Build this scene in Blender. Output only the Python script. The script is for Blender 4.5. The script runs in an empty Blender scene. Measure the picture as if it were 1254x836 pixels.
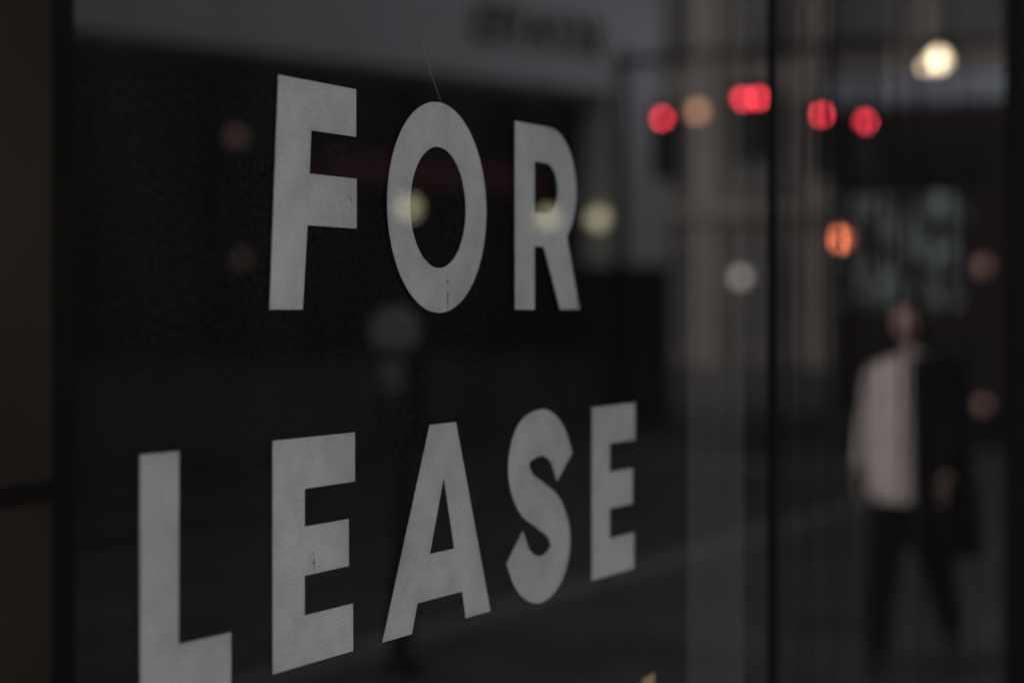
import bpy, bmesh, math, random
from mathutils import Vector
random.seed(7)
S=bpy.context.scene
S.view_settings.view_transform='Standard'
try: S.view_settings.look='None'
except: pass
S.view_settings.exposure=0
def link(o):
    S.collection.objects.link(o); return o
# ---------------------------------------------------------------- materials
def mat(name,col,rough=.7,metal=0,noise=0,scale=4,stretch=(1,1,1),bump=0,spec=.5):
    m=bpy.data.materials.new(name); m.use_nodes=True
    nt=m.node_tree; b=nt.nodes['Principled BSDF']
    b.inputs['Base Color'].default_value=(*col,1); b.inputs['Roughness'].default_value=rough
    b.inputs['Metallic'].default_value=metal
    b.inputs['Specular IOR Level'].default_value=spec
    if noise or bump:
        tc=nt.nodes.new('ShaderNodeTexCoord'); mp=nt.nodes.new('ShaderNodeMapping')
        mp.inputs['Scale'].default_value=stretch
        nz=nt.nodes.new('ShaderNodeTexNoise'); nz.inputs['Scale'].default_value=scale; nz.inputs['Detail'].default_value=6
        nt.links.new(tc.outputs['Object'],mp.inputs[0]); nt.links.new(mp.outputs[0],nz.inputs['Vector'])
        if noise:
            cr=nt.nodes.new('ShaderNodeValToRGB')
            cr.color_ramp.elements[0].position=.3; cr.color_ramp.elements[1].position=.7
            cr.color_ramp.elements[0].color=(*[c*(1-noise) for c in col],1)
            cr.color_ramp.elements[1].color=(*[min(1,c*(1+noise)) for c in col],1)
            nt.links.new(nz.outputs['Fac'],cr.inputs[0]); nt.links.new(cr.outputs[0],b.inputs['Base Color'])
        if bump:
            bp=nt.nodes.new('ShaderNodeBump'); bp.inputs['Strength'].default_value=bump
            nt.links.new(nz.outputs['Fac'],bp.inputs['Height']); nt.links.new(bp.outputs[0],b.inputs['Normal'])
    return m
def emit(name,col,st):
    m=bpy.data.materials.new(name); m.use_nodes=True; nt=m.node_tree
    b=nt.nodes['Principled BSDF']; b.inputs['Base Color'].default_value=(*col,1)
    b.inputs['Emission Color'].default_value=(*col,1); b.inputs['Emission Strength'].default_value=st
    return m
def vinyl_mat():
    # matt grey film: soft cloudy wear plus fine gritty dirt
    m=mat('grey_vinyl',(.385,.405,.425),.6,noise=.12,scale=5,spec=.3)
    nt=m.node_tree; N=nt.nodes; L=nt.links; b=N['Principled BSDF']; src=b.inputs['Base Color'].links[0].from_socket
    tc=N.new('ShaderNodeTexCoord')
    def layer(src,scale,detail,a,bb,lo,hi):
        n=N.new('ShaderNodeTexNoise'); n.inputs['Scale'].default_value=scale; n.inputs['Detail'].default_value=detail
        L.new(tc.outputs['Object'],n.inputs['Vector'])
        mr=N.new('ShaderNodeMapRange'); mr.inputs[1].default_value=a; mr.inputs[2].default_value=bb; mr.inputs[3].default_value=lo; mr.inputs[4].default_value=hi
        L.new(n.outputs['Fac'],mr.inputs[0])
        mx=N.new('ShaderNodeMix'); mx.data_type='RGBA'; mx.blend_type='MULTIPLY'; mx.inputs[0].default_value=1
        L.new(src,mx.inputs[6]); L.new(mr.outputs[0],mx.inputs[7]); return mx.outputs[2]
    s=layer(src,420,3,.3,.7,.80,1.12)
    s=layer(s,95,2,.70,.78,1,.70)
    s=layer(s,28,4,.35,.7,1.05,.88)
    L.new(s,b.inputs['Base Color'])
    return m
def glass_mat(name,ior=1.5,gain=1.9,dust=.004,tint=.95,stretch=(22,1,1.3),streak=0):
    m=bpy.data.materials.new(name); m.use_nodes=True; nt=m.node_tree; N=nt.nodes; L=nt.links
    N.remove(N['Principled BSDF']); out=N['Material Output']
    tr=N.new('ShaderNodeBsdfTransparent'); tr.inputs[0].default_value=(tint,tint,tint,1)
    gl=N.new('ShaderNodeBsdfGlossy'); gl.inputs['Roughness'].default_value=0; gl.inputs[0].default_value=(.97,.97,1,1)
    fr=N.new('ShaderNodeFresnel'); fr.inputs[0].default_value=ior
    mu=N.new('ShaderNodeMath'); mu.operation='MULTIPLY'; mu.use_clamp=True; mu.inputs[1].default_value=gain
    L.new(fr.outputs[0],mu.inputs[0]); fac=mu.outputs[0]
    tc=N.new('ShaderNodeTexCoord'); mp=N.new('ShaderNodeMapping'); mp.inputs['Scale'].default_value=stretch
    n1=N.new('ShaderNodeTexNoise'); n1.inputs['Scale'].default_value=1.6; n1.inputs['Detail'].default_value=5
    L.new(tc.outputs['Object'],mp.inputs[0]); L.new(mp.outputs[0],n1.inputs['Vector'])
    if streak:   # dried rain runs take some of the mirror away
        ms=N.new('ShaderNodeMapping'); ms.inputs['Scale'].default_value=(34,1,.5)
        ns=N.new('ShaderNodeTexNoise'); ns.inputs['Scale'].default_value=1.7; ns.inputs['Detail'].default_value=3
        L.new(tc.outputs['Object'],ms.inputs[0]); L.new(ms.outputs[0],ns.inputs['Vector'])
        rs=N.new('ShaderNodeMapRange'); rs.inputs[1].default_value=.38; rs.inputs[2].default_value=.62; rs.inputs[3].default_value=1-streak; rs.inputs[4].default_value=1.1
        L.new(ns.outputs['Fac'],rs.inputs[0])
        m3=N.new('ShaderNodeMath'); m3.operation='MULTIPLY'; m3.use_clamp=True; L.new(fac,m3.inputs[0]); L.new(rs.outputs[0],m3.inputs[1]); fac=m3.outputs[0]
    mx=N.new('ShaderNodeMixShader'); L.new(fac,mx.inputs[0]); L.new(tr.outputs[0],mx.inputs[1]); L.new(gl.outputs[0],mx.inputs[2])
    n2=N.new('ShaderNodeTexNoise'); n2.inputs['Scale'].default_value=160; n2.inputs['Detail'].default_value=2
    L.new(tc.outputs['Object'],n2.inputs['Vector'])
    r1=N.new('ShaderNodeMapRange'); r1.inputs[1].default_value=.35; r1.inputs[2].default_value=.8; r1.inputs[3].default_value=dust*.5; r1.inputs[4].default_value=dust*1.8
    L.new(n1.outputs['Fac'],r1.inputs[0])
    r2=N.new('ShaderNodeMapRange'); r2.inputs[1].default_value=.35; r2.inputs[2].default_value=.75; r2.inputs[3].default_value=.5; r2.inputs[4].default_value=2.4
    L.new(n2.outputs['Fac'],r2.inputs[0])
    m2=N.new('ShaderNodeMath'); m2.operation='MULTIPLY'; L.new(r1.outputs[0],m2.inputs[0]); L.new(r2.outputs[0],m2.inputs[1])
    df=N.new('ShaderNodeBsdfDiffuse'); df.inputs[0].default_value=(.5,.49,.48,1)
    mx2=N.new('ShaderNodeMixShader'); L.new(m2.outputs[0],mx2.inputs[0]); L.new(mx.outputs[0],mx2.inputs[1]); L.new(df.outputs[0],mx2.inputs[2])
    L.new(mx2.outputs[0],out.inputs[0])
    return m
M=dict(
 vinyl=vinyl_mat(),
 vinyl_tan=mat('tan_vinyl',(.45,.33,.15),.6,noise=.1,scale=20),
 crack=mat('crack',(.02,.02,.02),.9,noise=.2),
 scratch=mat('scratch',(.07,.07,.07),.9,noise=.2),
 board=mat('blackout_board',(.003,.003,.004),.9,noise=.35,scale=3,spec=.02),
 frame=mat('black_frame',(.002,.002,.002),.8,noise=.2,scale=8,spec=.04),
 pier=mat('brown_stone',(.0095,.0065,.0048),.85,noise=.4,scale=5,bump=.2,spec=.05),
 curtain=mat('grey_curtain',(.046,.043,.041),.9,noise=.35,scale=1.5,stretch=(30,1,.5),spec=.1),
 dark_in=mat('dark_interior',(.008,.008,.009),.9,noise=.3,scale=2,spec=.1),
 paving=mat('paving_stone',(.046,.045,.044),.85,noise=.5,scale=1.2,bump=.1,spec=.15),
 kerb=mat('kerb_stone',(.065,.063,.06),.8,noise=.2,scale=3),
 asphalt=mat('asphalt',(.042,.042,.044),.85,noise=.5,scale=1.2,bump=.1,spec=.15),
 paint=mat('road_paint',(.2,.2,.195),.7,noise=.3,scale=6),
 render=mat('pale_render',(.82,.79,.775),.85,noise=.10,scale=.7),
 stone=mat('sandstone',(.155,.138,.127),.85,noise=.25,scale=.35),
 granite=mat('dark_granite',(.02,.02,.022),.5,noise=.4,scale=8),
 win=mat('window_dark',(.005,.006,.007),.3,noise=.3,scale=1,spec=.12),
 win2=mat('window_blinds',(.07,.066,.063),.5,noise=.4,scale=1,spec=.2),
 riser=mat('stall_riser',(.05,.05,.055),.6,noise=.3,scale=1.5),
 metal=mat('dark_metal',(.008,.008,.009),.8,noise=.2,spec=.08),
 sign=mat('sign_letters',(.010,.009,.009),.7,noise=.2),
 redsign=mat('red_awning',(.15,.012,.014),.7,noise=.3,scale=2),
 busred=mat('dark_red_paint',(.028,.007,.008),.5,noise=.2,scale=2,spec=.2),
 busroof=mat('pale_roof_paint',(.55,.58,.64),.6,noise=.12,scale=2),
 rubber=mat('rubber',(.012,.012,.012),.9,noise=.2),
 skin=mat('skin',(.34,.22,.19),.55,noise=.08,scale=12),
 hair=mat('dark_hair',(.02,.014,.01),.6,noise=.3,scale=40),
 coat=mat('black_coat',(.005,.005,.006),.9,noise=.3,scale=8,spec=.03),
 top=mat('pale_pink_top',(.46,.385,.38),.9,noise=.1,scale=10),
 trousers=mat('dark_trousers',(.005,.005,.006),.9,noise=.2,scale=9,spec=.03),
 meter=mat('meter_grey',(.10,.10,.11),.6,noise=.15,scale=6,spec=.3),
 red=emit('red_signal',(1,.055,.085),20), off=mat('unlit_lens',(.02,.03,.015),.3,noise=.2),
 warm=emit('lamp_warm',(1,.80,.52),9), yellow=emit('lamp_yellow',(1,.92,.55),2.0),
 dim=emit('lamp_dim',(1,.6,.45),.22), amber=emit('lamp_amber',(1,.5,.28),2.9), orange=emit('indicator_orange',(1,.28,.12),13),
 white=emit('lamp_white',(1,.95,.88),1.2),
)
M['glass']=glass_mat('shop_glass',stretch=(2.5,1,1.3),gain=2.1,dust=.003)
M['glass2']=glass_mat('shop_glass_side',gain=1.85,dust=.005,streak=.65)
def ad_mat():
    m=bpy.data.materials.new('advert_print'); m.use_nodes=True; nt=m.node_tree; b=nt.nodes['Principled BSDF']
    tc=nt.nodes.new('ShaderNodeTexCoord'); mp=nt.nodes.new('ShaderNodeMapping'); mp.inputs['Scale'].default_value=(1,5,1.4)
    nz=nt.nodes.new('ShaderNodeTexNoise'); nz.inputs['Scale'].default_value=1.3; nz.inputs['Detail'].default_value=3
    cr=nt.nodes.new('ShaderNodeValToRGB'); e=cr.color_ramp.elements
    e[0].position=.43;e[0].color=(.008,.009,.009,1);e[1].position=.60;e[1].color=(.75,.82,.80,1)
    x=e.new(.51);x.color=(.06,.075,.072,1)
    nt.links.new(tc.outputs['Object'],mp.inputs[0]);nt.links.new(mp.outputs[0],nz.inputs['Vector']);nt.links.new(nz.outputs['Fac'],cr.inputs[0]);nt.links.new(cr.outputs[0],b.inputs['Base Color'])
    return m
M['ad']=ad_mat()
# ---------------------------------------------------------------- helpers
def empty(name,loc=(0,0,0),rz=0):
    o=link(bpy.data.objects.new(name,None)); o.location=loc; o.rotation_euler=(0,0,rz); o.empty_display_size=.2; return o
def mesh(name,bm,m,parent=None,loc=(0,0,0),smooth=False):
    me=bpy.data.meshes.new(name); bm.to_mesh(me); bm.free()
    o=link(bpy.data.objects.new(name,me)); o.location=loc
    if m: me.materials.append(m)
    if parent: o.parent=parent
    if smooth:
        for p in me.polygons: p.use_smooth=True
    return o
def box(name,lo,hi,m,parent=None,bev=0):
    bm=bmesh.new(); bmesh.ops.create_cube(bm,size=1)
    for v in bm.verts:
        v.co=Vector([(lo[i]+hi[i])/2+v.co[i]*(hi[i]-lo[i]) for i in range(3)])
    if bev: bmesh.ops.bevel(bm,geom=list(bm.edges),offset=bev,segments=3,affect='EDGES')
    return mesh(name,bm,m,parent)
def cyl(name,p0,p1,r0,r1,m,parent=None,seg=24):
    p0=Vector(p0);p1=Vector(p1);d=p1-p0
    bm=bmesh.new(); bmesh.ops.create_cone(bm,cap_ends=True,segments=seg,radius1=r0,radius2=r1,depth=d.length)
    q=d.to_track_quat('Z','Y')
    for v in bm.verts: v.co=q@v.co+(p0+p1)/2
    o=mesh(name,bm,m,parent)
    for p in o.data.polygons: p.use_smooth=len(p.vertices)==4
    return o
def ball(name,c,r,m,parent=None,sc=(1,1,1)):
    bm=bmesh.new(); bmesh.ops.create_uvsphere(bm,u_segments=24,v_segments=16,radius=r)
    for v in bm.verts: v.co=Vector([v.co[i]*sc[i]+c[i] for i in range(3)])
    return mesh(name,bm,m,parent,smooth=True)
def text(name,body,size,m,parent,loc,rot,ext=.01):
    c=bpy.data.curves.new(name,'FONT'); c.body=body; c.size=size; c.extrude=ext; c.align_x='CENTER'; c.align_y='CENTER'
    o=bpy.data.objects.new(name+'_c',c); link(o)
    dg=bpy.context.evaluated_depsgraph_get(); me=bpy.data.meshes.new_from_object(o.evaluated_get(dg))
    bpy.data.objects.remove(o)
    t=link(bpy.data.objects.new(name,me)); me.materials.clear(); me.materials.append(m); t.parent=parent; t.location=loc; t.rotation_euler=rot
    return t
def flat(name,loops,m,parent,y,z0=1.6,ext=.0004):
    c=bpy.data.curves.new(name,'CURVE'); c.dimensions='2D'; c.fill_mode='BOTH'; c.extrude=ext
    for lp in loops:
        s=c.splines.new('POLY'); s.points.add(len(lp)-1)
        for i,(a,b) in enumerate(lp): s.points[i].co=(a,b,0,1)
        s.use_cyclic_u=True
    o=bpy.data.objects.new(name+'_c',c); link(o)
    dg=bpy.context.evaluated_depsgraph_get(); me=bpy.data.meshes.new_from_object(o.evaluated_get(dg))
    bpy.data.objects.remove(o)
    t=link(bpy.data.objects.new(name,me)); me.materials.clear(); me.materials.append(m); t.parent=parent
    t.location=(0,y,z0); t.rotation_euler=(math.pi/2,0,0); return t
# ---------------------------------------------------------------- lettering (metres along the pane, height about FOR baseline)
sign=empty('for_lease_sign')
YL=.004
def ell(cx,cy,rx,ry,a0,a1,n=24,p=1.0):
    r=[]
    for i in range(n+1):
        a=math.radians(a0+(a1-a0)*i/n); r.append((cx+rx*math.cos(a),cy+ry*math.sin(a)))
    return r
flat('letter_f',[[(1.6528,0),(1.6688,.2265),(1.8159,.2265),(1.8159,.1775),(1.7285,.1775),(1.7253,.1345),(1.8170,.1345),(1.8170,.0832),(1.7215,.0832),(1.7125,0)]],M['vinyl'],sign,YL)
flat('letter_o',[ell(1.9963,.113,.1158,.1166,0,358,90),ell(1.9955,.113,.0652,.067,0,358,90)],M['vinyl'],sign,YL)
flat('letter_r',[[(2.1877,0),(2.1877,.225)]+ell(2.285,.1497,.080,.0753,90,-50,40)+[(2.3753,0),(2.3156,0),(2.268,.077),(2.242,.077),(2.242,0)],
                 [(2.242,.118),(2.242,.180)]+ell(2.275,.149,.0335,.031,90,-90,30)],M['vinyl'],sign,YL)
T,B=-.126,-.350
flat('letter_l',[[(1.4478,B-.002),(1.4478,T),(1.5055,T),(1.5047,-.2985),(1.5876,-.2995),(1.5876,B-.002)]],M['vinyl'],sign,YL)
def E(n,x0,x1,x2,x3):
    flat(n,[[(x0,B),(x0,T),(x2,T),(x2,-.1765),(x1,-.1765),(x1,-.2138),(x3,-.2138),(x3,-.262),(x1,-.262),(x1,-.3012),(x2-.004,-.3012),(x2-.004,B)]],M['vinyl'],sign,YL)
E('letter_e',1.6585,1.7162,1.8135,1.8011)
E('letter_e_last',2.4139,2.4723,2.5588,2.5500)
flat('letter_a',[[(1.8701,-.3505),(1.9748,-.1265),(2.0367,-.1265),(2.1226,-.3505),(2.0606,-.3505),(2.0516,-.3190),(1.9469,-.3190),(1.9340,-.3505)],
                 [(1.9748,-.2685),(2.0073,-.1873),(2.0327,-.2685)]],M['vinyl'],sign,YL)
cp=[(2.3300,-.197),(2.3060,-.166),(2.2653,-.1505),(2.2150,-.1600),(2.1985,-.1900),(2.2180,-.2210),(2.2600,-.2400),(2.3000,-.2600),(2.3180,-.2920),(2.2980,-.3200),(2.2560,-.3300),(2.2130,-.3150),(2.1870,-.2830)]
pts=[]
ext=[(2*cp[0][0]-cp[1][0],2*cp[0][1]-cp[1][1])]+cp+[(2*cp[-1][0]-cp[-2][0],2*cp[-1][1]-cp[-2][1])]
for i in range(1,len(ext)-2):
    p=[Vector(q) for q in ext[i-1:i+3]]
    for k in range(8):
        t=k/8; pts.append(.5*((2*p[1])+(-p[0]+p[2])*t+(2*p[0]-5*p[1]+4*p[2]-p[3])*t*t+(-p[0]+3*p[1]-3*p[2]+p[3])*t**3))
pts.append(Vector(cp[-1]))
Lf,Rt=[],[]
for i,p in enumerate(pts):
    d=(pts[min(i+1,len(pts)-1)]-pts[max(i-1,0)]).normalized(); n=Vector((-d.y,d.x)); w=.0285
    Lf.append(tuple(p+n*w)); Rt.append(tuple(p-n*w))
flat('letter_s',[Lf+Rt[::-1]],M['vinyl'],sign,YL)
flat('tan_mark',[[(2.585,-.506),(2.627,-.5025),(2.627,-.516),(2.602,-.57),(2.588,-.57),(2.610,-.518),(2.585,-.518)]],M['vinyl_tan'],sign,YL)
def flecks(name,x,h0,h1,n,w,big=1):
    bm=bmesh.new()
    for i in range(n):
        h=h0+(h1-h0)*random.random(); xx=x+random.gauss(0,w); s=random.uniform(.0004,.0011)*big; l=random.uniform(.0006,.002)*big
        vs=[bm.verts.new((xx+a*s*random.uniform(.6,1.2),0,1.6+h+b*l*random.uniform(.6,1.2))) for a,b in((-1,-1),(1,-1),(1.2,.3),(0,1),(-1,.6))]
        bm.faces.new(vs)
    mesh(name,bm,M['crack'],sign,loc=(0,YL-.0012,0))
flecks('vinyl_cracks',2.0151,.0,.045,18,.0009,.9); flecks('vinyl_chips',1.733,-.262,-.236,10,.001,.9)
flecks('vinyl_nicks',2.3655,.004,.035,11,.0015,.9); flecks('window_fleck',2.494,.148,.160,6,.0006)
flecks('vinyl_speckles',1.80,.10,.12,4,.005,.8); flecks('vinyl_specks',1.48,-.34,-.14,7,.012,.6); flecks('vinyl_specks_b',2.26,-.33,-.14,5,.02,.6)
# ---------------------------------------------------------------- own shopfront (plane y=0)
shop=empty('shop_front')
def pane(name,x0,x1,m,y=0):
    bm=bmesh.new(); bm.faces.new([bm.verts.new(v) for v in((x0,0,.35),(x1,0,.35),(x1,0,3.0),(x0,0,3.0))]); return mesh(name,bm,m,shop,loc=(0,y,0))
pane('main_window_glass',1.320,3.103,M['glass'])
pane('side_window_glass',3.131,4.817,M['glass2'])
def scratch(name,a,b,bow,w=.00035):
    bm=bmesh.new(); pr=None
    for i in range(25):
        t=i/24; x=a[0]+(b[0]-a[0])*t+bow*math.sin(math.pi*t); z=a[1]+(b[1]-a[1])*t; ww=w*math.sin(math.pi*min(.97,t+.03))
        p=bm.verts.new((x-ww,0,z)); q=bm.verts.new((x+ww,0,z+.0003))
        if pr: bm.faces.new((pr[0],pr[1],q,p))
        pr=(p,q)
    mesh(name,bm,M['scratch'],shop,loc=(0,-.0006,0))
scratch('glass_scratch',(2.41,2.02),(2.53,1.78),.012,.0007); scratch('glass_scratch_b',(1.93,1.92),(2.02,1.80),-.006,.0003)
box('blackout_board',(1.31,.010,.34),(2.771,.02,3.01),M['board'],shop)
box('wall_pier',(-14,-.05,0),(1.262,.4,2.97),M['pier'],shop)
for z in(.75,1.452,2.3): box('pier_joint',(-14,-.052,z),(1.2625,-.0495,z+.016),M['frame'],shop)
box('window_jamb',(1.264,-.03,.3),(1.319,.05,3.0),M['frame'],shop,.004)
box('glazing_joint',(3.104,-.004,.35),(3.130,.03,3.0),M['frame'],shop)
box('black_column',(4.818,-.012,0),(5.6,.4,2.97),M['frame'],shop,.004)
box('window_sill',(1.266,-.06,.25),(4.815,.10,.299),M['frame'],shop,.005)
box('sill_rail',(1.322,-.01,.3),(4.815,.09,.349),M['frame'],shop)
box('base_panel',(1.264,-.02,0),(4.815,.10,.248),M['pier'],shop)
box('upper_fascia',(-14,-.08,3.01),(14,.4,9),M['pier'],shop)
box('far_wall',(5.602,-.05,0),(14,.4,2.97),M['pier'],shop)
bm=bmesh.new(); pr=None
for i in range(61):
    x=2.775+.33*i/60; y=.05+.012*math.sin(i*1.15)+.004*math.sin(i*2.7)
    a=bm.verts.new((x,y,.36)); b=bm.verts.new((x,y,2.98))
    if pr: bm.faces.new((pr[0],a,b,pr[1]))
    pr=(a,b)
mesh('curtain',bm,M['curtain'],shop,smooth=True)
room=[('room_floor',(1.2,.42,.0),(7,6,.05)),('room_ceiling',(1.2,.42,3.1),(7,6,3.2)),('room_back',(1.2,6,0),(7,6.1,3.2)),('room_side_a',(1.1,.42,0),(1.2,6,3.2)),('room_side_b',(7,.42,0),(7.1,6,3.2))]
for n,a,b in room: box(n,a,b,M['dark_in'],shop)
# ---------------------------------------------------------------- street
def sheet(name,x0,x1,y0,y1,z,m):
    bm=bmesh.new(); bm.faces.new([bm.verts.new(v) for v in((x0,y0,z),(x1,y0,z),(x1,y1,z),(x0,y1,z))]); return mesh(name,bm,m)
sheet('ground',-400,400,-400,400,-.135,M['asphalt'])
sheet('road',-60,53,-8.0,-3.75,-.12,M['asphalt'])
pv=empty('pavement'); box('paving',(-60,-3.6,-.2),(40,0,0),M['paving'],pv); box('kerb',(-60,-3.75,-.2),(40,-3.602,.002),M['kerb'],pv)
for i in range(45): box('joint',(-12+i*.9,-3.6,-.01),(-11.985+i*.9,-.05,.0015),M['granite'],pv)
pv2=empty('pavement'); box('paving',(-60,-60,-.2),(29,-8.15,0),M['paving'],pv2); box('kerb',(-60,-8.148,-.2),(29,-8.0,.002),M['kerb'],pv2)
pv3=empty('pavement'); box('paving',(51,-60,-.2),(75,20,0),M['paving'],pv3)
mk=empty('road_markings')
for y in(-4.05,-4.2,-7.75): box('line',(-40,y-.04,-.119),(22,y+.04,-.1155),M['paint'],mk)
box('stop_line',(21.2,-7.6,-.119),(21.5,-4.3,-.1155),M['paint'],mk)
# ---------------------------------------------------------------- pale building opposite
bd=empty('rendered_building',(18.09,-12.0,0),math.radians(17.1))
box('upper_wall',(-14,-10,4.5),(8.5,0,12),M['render'],bd)
box('cornice',(-14,.0,5.95),(8.55,.08,6.1),M['render'],bd,.02)
box('fascia_lip',(-14,.0,4.42),(7.3,.06,4.5),M['granite'],bd)
box('end_pilaster',(7.35,-.6,2.2),(8.5,.08,4.498),M['render'],bd)
box('pilaster_base',(7.3,-.6,0),(8.55,.12,2.198),M['granite'],bd)
box('side_wall',(8.0,-10,0),(8.48,-.602,4.498),M['render'],bd)
box('shop_glass',(-14,-.5,.95),(7.3,-.42,4.4),M['win'],bd)
box('stall_riser',(-14,-.5,0),(7.28,-.1,.94),M['riser'],bd)
box('sill_ledge',(-14,-.5,.945),(7.28,-.03,1.03),M['riser'],bd)
for i in range(13): box('mullion',(-13.5+i*1.6,-.41,1.04),(-13.42+i*1.6,-.33,4.4),M['metal'],bd)
box('red_awning',(2.2,-.32,3.05),(5.8,.25,3.42),M['redsign'],bd,.02)
for i in range(7):
    for f in range(2):
        box('window',(-12.6+i*3,-.0,6.8+f*2.6),(-11.3+i*3,.03,8.7+f*2.6),M['win'],bd)
        box('window_sill',(-12.75+i*3,0,6.66+f*2.6),(-11.15+i*3,.12,6.79+f*2.6),M['render'],bd)
text('shop_sign','ESTATES',.66,M['sign'],bd,(5.95,.03,5.17),(math.pi/2,0,math.pi),.03)
for n,t,h,m,r in(('pendant_lamp',3.52,2.82,'yellow',.11),('pendant_lamp_b',6.98,2.80,'yellow',.11),('pendant_lamp_c',5.99,2.78,'yellow',.10),('pendant_lamp_d',.87,3.5,'dim',.09),('pendant_lamp_e',.95,2.15,'dim',.06)):
    ball(n,(t,.15,h),r,M[m],bd)
    cyl(n+'_rod',(t,.15,h+r),(t,.15,4.42),.012,.012,M['metal'],bd,8)
# ---------------------------------------------------------------- stone office block closing the street
ob=empty('stone_office_building')
box('wall',(55,-60,0),(70,25,26),M['stone'],ob)
for i in range(26):
    y=-58+i*3.2
    box('pier',(54.7,y-.35,0),(54.998,y+.35,25),M['stone'],ob)
    for f in range(6):
        z=1.0+f*4.0
        box('window',(54.93,y+.7,z+(0 if f else -.6)),(54.997,y+2.5,z+2.5),M['win2'],ob)
        box('sill',(54.75,y+.6,z-.75 if f==0 else z-.16),(54.998,y+2.6,z-.62 if f==0 else z-.02),M['stone'],ob)
for z in(4.2,25.2): box('cornice',(54.4,-60,z),(54.699,25,z+.4),M['stone'],ob)
for n,y,z,m,r in(('entrance_lamp',-18.4,2.5,'white',.17),('wall_lantern',-19.7,7.2,'amber',.18)):
    ball(n,(54.2,y,z),r,M[m],ob); cyl(n+'_bracket',(54.2,y,z-r),(54.7,y,z-r-.1),.03,.03,M['metal'],ob,8)
# ---------------------------------------------------------------- traffic signal gantry
tl=empty('traffic_light')
cyl('pole',(23,-8.75,0),(23,-8.75,4.75),.09,.07,M['metal'],tl)
cyl('mast_arm',(23,-8.75,4.62),(23,-5.3,4.70),.06,.04,M['metal'],tl)
def head(y,z,n=1):
    w=.15+.1*(n-1)
    box('signal_head',(22.9,y-w,z-.72),(23.1,y+w,z+.17),M['metal'],tl,.02)
    cyl('hanger',(23,y,z+.17),(23,y,4.66),.025,.025,M['metal'],tl,8)
    for j in range(n):
        yy=y+(j-(n-1)/2)*.19
        for k in range(3):
            zz=z-k*.27
            cyl('lens',(22.901,yy,zz),(22.885,yy,zz),.09,.085,M['off'],tl)
            if k==0: ball('lit_core',(22.875,yy,zz),.05,M['red'],tl,(.4,1,1))
        bm=bmesh.new(); pr=None
        for i in range(13):
            a=math.pi*i/12
            p=bm.verts.new((22.9,yy+.1*math.cos(a),z+.1*math.sin(a))); q=bm.verts.new((22.74,yy+.1*math.cos(a),z+.1*math.sin(a)))
            if pr: bm.faces.new((pr[0],p,q,pr[1]))
            pr=(p,q)
        mesh('visor',bm,M['metal'],tl)
head(-8.15,3.90); head(-7.03,4.09,2); head(-6.16,3.86); head(-5.64,3.76)
# ---------------------------------------------------------------- street lamp
sl=empty('street_lamp')
cyl('post',(21.8,-3.1,0),(21.8,-3.1,4.5),.08,.05,M['metal'],sl); cyl('base',(21.8,-3.1,0),(21.8,-3.1,.8),.12,.1,M['metal'],sl)
cyl('arm',(21.8,-3.1,4.45),(21.8,-4.62,4.5),.035,.03,M['metal'],sl)
box('lamp_housing',(21.6,-4.72,4.40),(22.0,-4.34,4.46),M['metal'],sl,.02)
ball('lamp_bulb',(21.72,-4.49,4.28),.095,M['warm'],sl); ball('lamp_bulb_b',(21.72,-4.63,4.22),.045,M['warm'],sl)
# ---------------------------------------------------------------- bus
bus=empty('double_decker_bus')
y0,y1=-6.85,-4.35; x0,x1=25.4,36.2
box('lower_body',(x0,y0,.25),(x1,y1,4.13),M['busred'],bus,.08)
box('roof',(x0-.03,y0-.02,4.18),(x1-.02,y1-.01,4.55),M['busroof'],bus,.06)
box('upper_rear_window',(x0-.015,y0+.3,3.12),(x0-.001,y1-.3,3.75),M['win'],bus)
box('rear_advert',(x0-.015,y0+.12,1.62),(x0-.002,y1-.75,3.05),M['ad'],bus)
box('engine_grille',(x0-.03,y0+.5,.6),(x0-.002,y1-.5,1.3),M['rubber'],bus)
box('rear_bumper',(x0-.08,y0+.02,.3),(x0-.002,y1-.02,.52),M['rubber'],bus,.02)
for sy in(y0-.015,y1+.002):
    for k in range(8):
        for z in(1.35,3.05): box('side_window',(x0+.5+k*1.28,sy,z),(x0+1.68+k*1.28,sy+.013,z+.9),M['win'],bus)
for xx in(x0+2.3,x1-2.2):
    for sy in(y0,y1-.28):
        cyl('wheel',(xx,sy-.01,.36),(xx,sy+.29,.36),.48,.48,M['rubber'],bus,32); cyl('hub',(xx,sy-.03,.36),(xx,sy+.31,.36),.2,.2,M['meter'],bus)
ball('indicator',(x0-.03,y0+.13,2.50),.09,M['orange'],bus,(.4,.25,1.3)); ball('indicator_b',(x0-.03,y0+.18,2.5),.06,M['orange'],bus,(.4,.3,1.5))
ball('marker_light',(x0-.03,y1-.52,2.14),.09,M['dim'],bus); ball('reversing_light',(x0-.1,y1-.5,.42),.07,M['dim'],bus)
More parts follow.
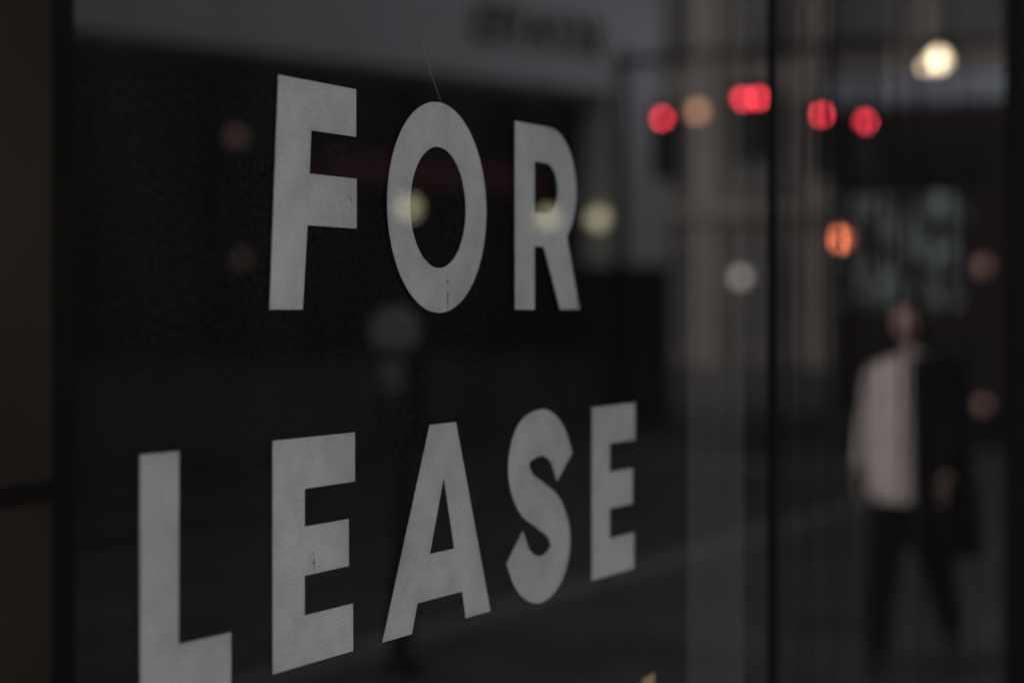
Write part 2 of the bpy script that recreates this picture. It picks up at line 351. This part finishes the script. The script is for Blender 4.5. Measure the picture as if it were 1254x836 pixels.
# ---------------------------------------------------------------- parking meter
pm=empty('parking_meter',(7.84,-3.33,0))
cyl('post',(0,0,0),(0,0,1.02),.05,.045,M['metal'],pm); cyl('foot',(0,0,0),(0,0,.05),.11,.09,M['metal'],pm)
box('meter_body',(-.07,-.10,1.0),(.07,.10,1.44),M['metal'],pm,.02)
bm=bmesh.new(); prof=[]
for a,b in[(-.10,1.442),(.10,1.442),(.115,1.49)]: prof.append((a,b))
for i in range(1,16):
    t=math.pi*i/16; prof.append((.115*math.cos(t),1.50+.115*math.sin(t)))
prof+= [(-.115,1.49)]
f=[bm.verts.new((-.06,a,b)) for a,b in prof]; g=[bm.verts.new((.06,a,b)) for a,b in prof]
bm.faces.new(f); bm.faces.new(g[::-1])
for i in range(len(prof)): j=(i+1)%len(prof); bm.faces.new((f[j],f[i],g[i],g[j]))
bmesh.ops.recalc_face_normals(bm,faces=bm.faces); mesh('meter_head',bm,M['meter'],pm)
box('display',(-.066,-.04,1.50),(-.0605,.04,1.54),M['granite'],pm); box('coin_panel',(-.076,-.05,1.25),(-.0705,.05,1.38),M['granite'],pm)
# ---------------------------------------------------------------- pedestrian (walking towards the viewer along the pavement)
ped=empty('pedestrian',(8.95,-1.34,0)); ped.scale=(.97,.97,.97)
def skin(name,V,Ed,R,m,root=0,sub=2):
    me=bpy.data.meshes.new(name); me.from_pydata(V,Ed,[]); o=link(bpy.data.objects.new(name,me))
    md=o.modifiers.new('s','SKIN'); md.use_smooth_shade=True
    for i,r in enumerate(R):
        r=(r,r) if not isinstance(r,tuple) else r; me.skin_vertices[0].data[i].radius=r
    me.skin_vertices[0].data[root].use_root=True
    sb=o.modifiers.new('d','SUBSURF'); sb.levels=sub; sb.render_levels=sub
    bpy.context.view_layer.update(); dg=bpy.context.evaluated_depsgraph_get()
    m2=bpy.data.meshes.new_from_object(o.evaluated_get(dg)); bpy.data.objects.remove(o)
    o=link(bpy.data.objects.new(name,m2)); m2.materials.clear(); m2.materials.append(m); o.parent=ped
    for p in m2.polygons: p.use_smooth=True
    return o
V=[(0,0,.93),(0,0,1.08),(-.01,0,1.25),(0,0,1.36),(.0,0,1.43),(-.01,0,1.50),
   (0,-.16,1.38),(.06,-.23,1.13),(-.02,-.25,.90),
   (0,.16,1.38),(-.08,.22,1.14),(-.22,.22,.94),
   (0,-.09,.87),(-.16,-.10,.48),(-.27,-.10,.09),(-.40,-.11,.04),
   (0,.09,.87),(.08,.09,.47),(.36,.09,.14),(.27,.10,.035)]
Ed=[(0,1),(1,2),(2,3),(3,4),(4,5),(3,6),(6,7),(7,8),(3,9),(9,10),(10,11),(0,12),(12,13),(13,14),(14,15),(0,16),(16,17),(17,18),(18,19)]
R=[.145,.125,.14,.12,.065,.05,.07,.048,.032,.07,.048,.032,.11,.085,.062,.038,.11,.085,.062,.038]
body=skin('body',V,Ed,R,M['top'])
for m in('trousers','coat','skin','rubber'): body.data.materials.append(M[m])
for p in body.data.polygons:
    c=p.center
    if c.z<.11: k=4
    elif c.z<.90 and abs(c.y)<.2: k=1
    elif c.z>1.455: k=3
    elif c.y>.15: k=2
    else: k=0
    p.material_index=k
def hand(x,y,z,s,fwd):
    V=[(x,y,z)];Ed=[];R=[.028]
    V.append((x+fwd*.03,y,z-.05));Ed.append((0,1));R.append((.034,.018))
    skin('palm',V,Ed,R,M['skin'],sub=1)
    for j,(dx,l) in enumerate(((-.03,.062),(-.01,.075),(.01,.07),(.03,.055))):
        b=(x+fwd*.04+dx,y,z-.075)
        skin('finger_%d'%j,[b,(b[0],b[1]-s*.006,b[2]-l*.45),(b[0],b[1]-s*.024,b[2]-l*.9)],[(0,1),(1,2)],[.009,.008,.007],M['skin'],sub=1)
    skin('thumb',[(x-.025,y,z-.02),(x-.05,y-s*.012,z-.05),(x-.055,y-s*.02,z-.078)],[(0,1),(1,2)],[.011,.010,.008],M['skin'],sub=1)
hand(-.02,-.25,.895,-1,0); hand(-.235,.22,.925,1,-.3)
bm=bmesh.new(); bmesh.ops.create_uvsphere(bm,u_segments=32,v_segments=24,radius=1)
for v in bm.verts:
    x,y,z=v.co; jaw=1-.28*max(0,-z)
    nx=x*.098*jaw; ny=y*.078*jaw; nz=z*.118
    if x<-.75 and abs(y)<.22 and -.45<z<.15: nx-=.022*(1-abs(y)/.22)*(1-abs(z+.25)/.4 if abs(z+.25)<.4 else 0)
    if x<-.6 and .05<z<.22 and .2<abs(y)<.55: nx+=.008
    v.co=(nx-.02,ny,nz+1.585)
mesh('head',bm,M['skin'],ped,smooth=True)
for s in(-1,1):
    ball('eye',(-.103,s*.03,1.60),.011,M['hair'],ped); ball('ear',(-.01,s*.08,1.585),.03,M['skin'],ped,(.6,.3,1))
ball('mouth',(-.106,0,1.53),.02,mat('lips',(.35,.12,.1),.5,noise=.1),ped,(.3,1,.3))
bm=bmesh.new(); bmesh.ops.create_uvsphere(bm,u_segments=32,v_segments=24,radius=1)
dl=[v for v in bm.verts if (v.co.x<-.35 and v.co.z<.45)]
bmesh.ops.delete(bm,geom=dl,context='VERTS')
for v in bm.verts:
    n=1+.04*math.sin(v.co.y*25); l=1.5 if v.co.z<0 else 1
    v.co=(v.co.x*.112*n-.008,v.co.y*.098*n,v.co.z*.125*l+1.595)
mesh('hair',bm,M['hair'],ped,smooth=True)
# open coat: hangs over the facade-side half and the back
bm=bmesh.new(); prev=None
for zi in range(12):
    z=1.44-zi*.082; k=zi/11
    rx=.15+.07*k; ry=.20+.09*math.sin(k*1.4); row=[]
    for i in range(25):
        a=math.radians(172-225*i/24); fold=1+.05*k*math.sin(i*1.7)
        row.append(bm.verts.new((rx*1.15*math.cos(a)*fold, ry*math.sin(a)*fold+.03*k, z)))
    if prev:
        for i in range(24): bm.faces.new((prev[i],prev[i+1],row[i+1],row[i]))
    prev=row
c=mesh('coat',bm,M['coat'],ped,smooth=True); sm=c.modifiers.new('t','SOLIDIFY'); sm.thickness=.012
bm=bmesh.new(); prev=None
for zi in range(10):
    z=1.36-zi*.065; k=zi/9; row=[]
    for i in range(32):
        a=2*math.pi*i/32; f=1+.05*k*math.sin(i*1.4); row.append(bm.verts.new(((.118+.035*k)*math.cos(a)*f,(.165+.02*k)*math.sin(a)*f-.02,z)))
    if prev:
        for i in range(32): j=(i+1)%32; bm.faces.new((prev[i],prev[j],row[j],row[i]))
    prev=row
mesh('long_top',bm,M['top'],ped,smooth=True)
# ---------------------------------------------------------------- light
w=bpy.data.worlds.new('World'); S.world=w; w.use_nodes=True; nt=w.node_tree; bg=nt.nodes['Background']
sk=nt.nodes.new('ShaderNodeTexSky'); sk.sky_type='NISHITA'; sk.sun_disc=False; sk.dust_density=3
hs=nt.nodes.new('ShaderNodeHueSaturation'); hs.inputs['Saturation'].default_value=.3
nt.links.new(sk.outputs[0],hs.inputs['Color']); nt.links.new(hs.outputs[0],bg.inputs[0]); bg.inputs[1].default_value=.19
sd=Vector((-.50,-.74,.44)).normalized()   # towards the sun
sk.sun_rotation=math.atan2(sd.x,sd.y)
sk.sun_elevation=math.asin(sd.z)
l=bpy.data.lights.new('sun','SUN'); l.energy=.40; l.angle=math.radians(22); l.color=(1,.98,.96)
so=link(bpy.data.objects.new('sun',l)); so.rotation_euler=sd.to_track_quat('Z','Y').to_euler(); so.location=(0,-5,20)
# ---------------------------------------------------------------- camera
cd=bpy.data.cameras.new('camera'); cam=link(bpy.data.objects.new('camera',cd)); S.camera=cam
cam.location=(0,-1.067,1.6); cam.rotation_euler=(math.pi/2,0,math.radians(26.16-90))
cd.sensor_width=36; cd.lens=71.77; cd.shift_y=-39/1254; cd.clip_start=.05; cd.clip_end=1500
cd.dof.use_dof=True; cd.dof.focus_distance=2.15; cd.dof.aperture_fstop=2.2; cd.dof.aperture_blades=0
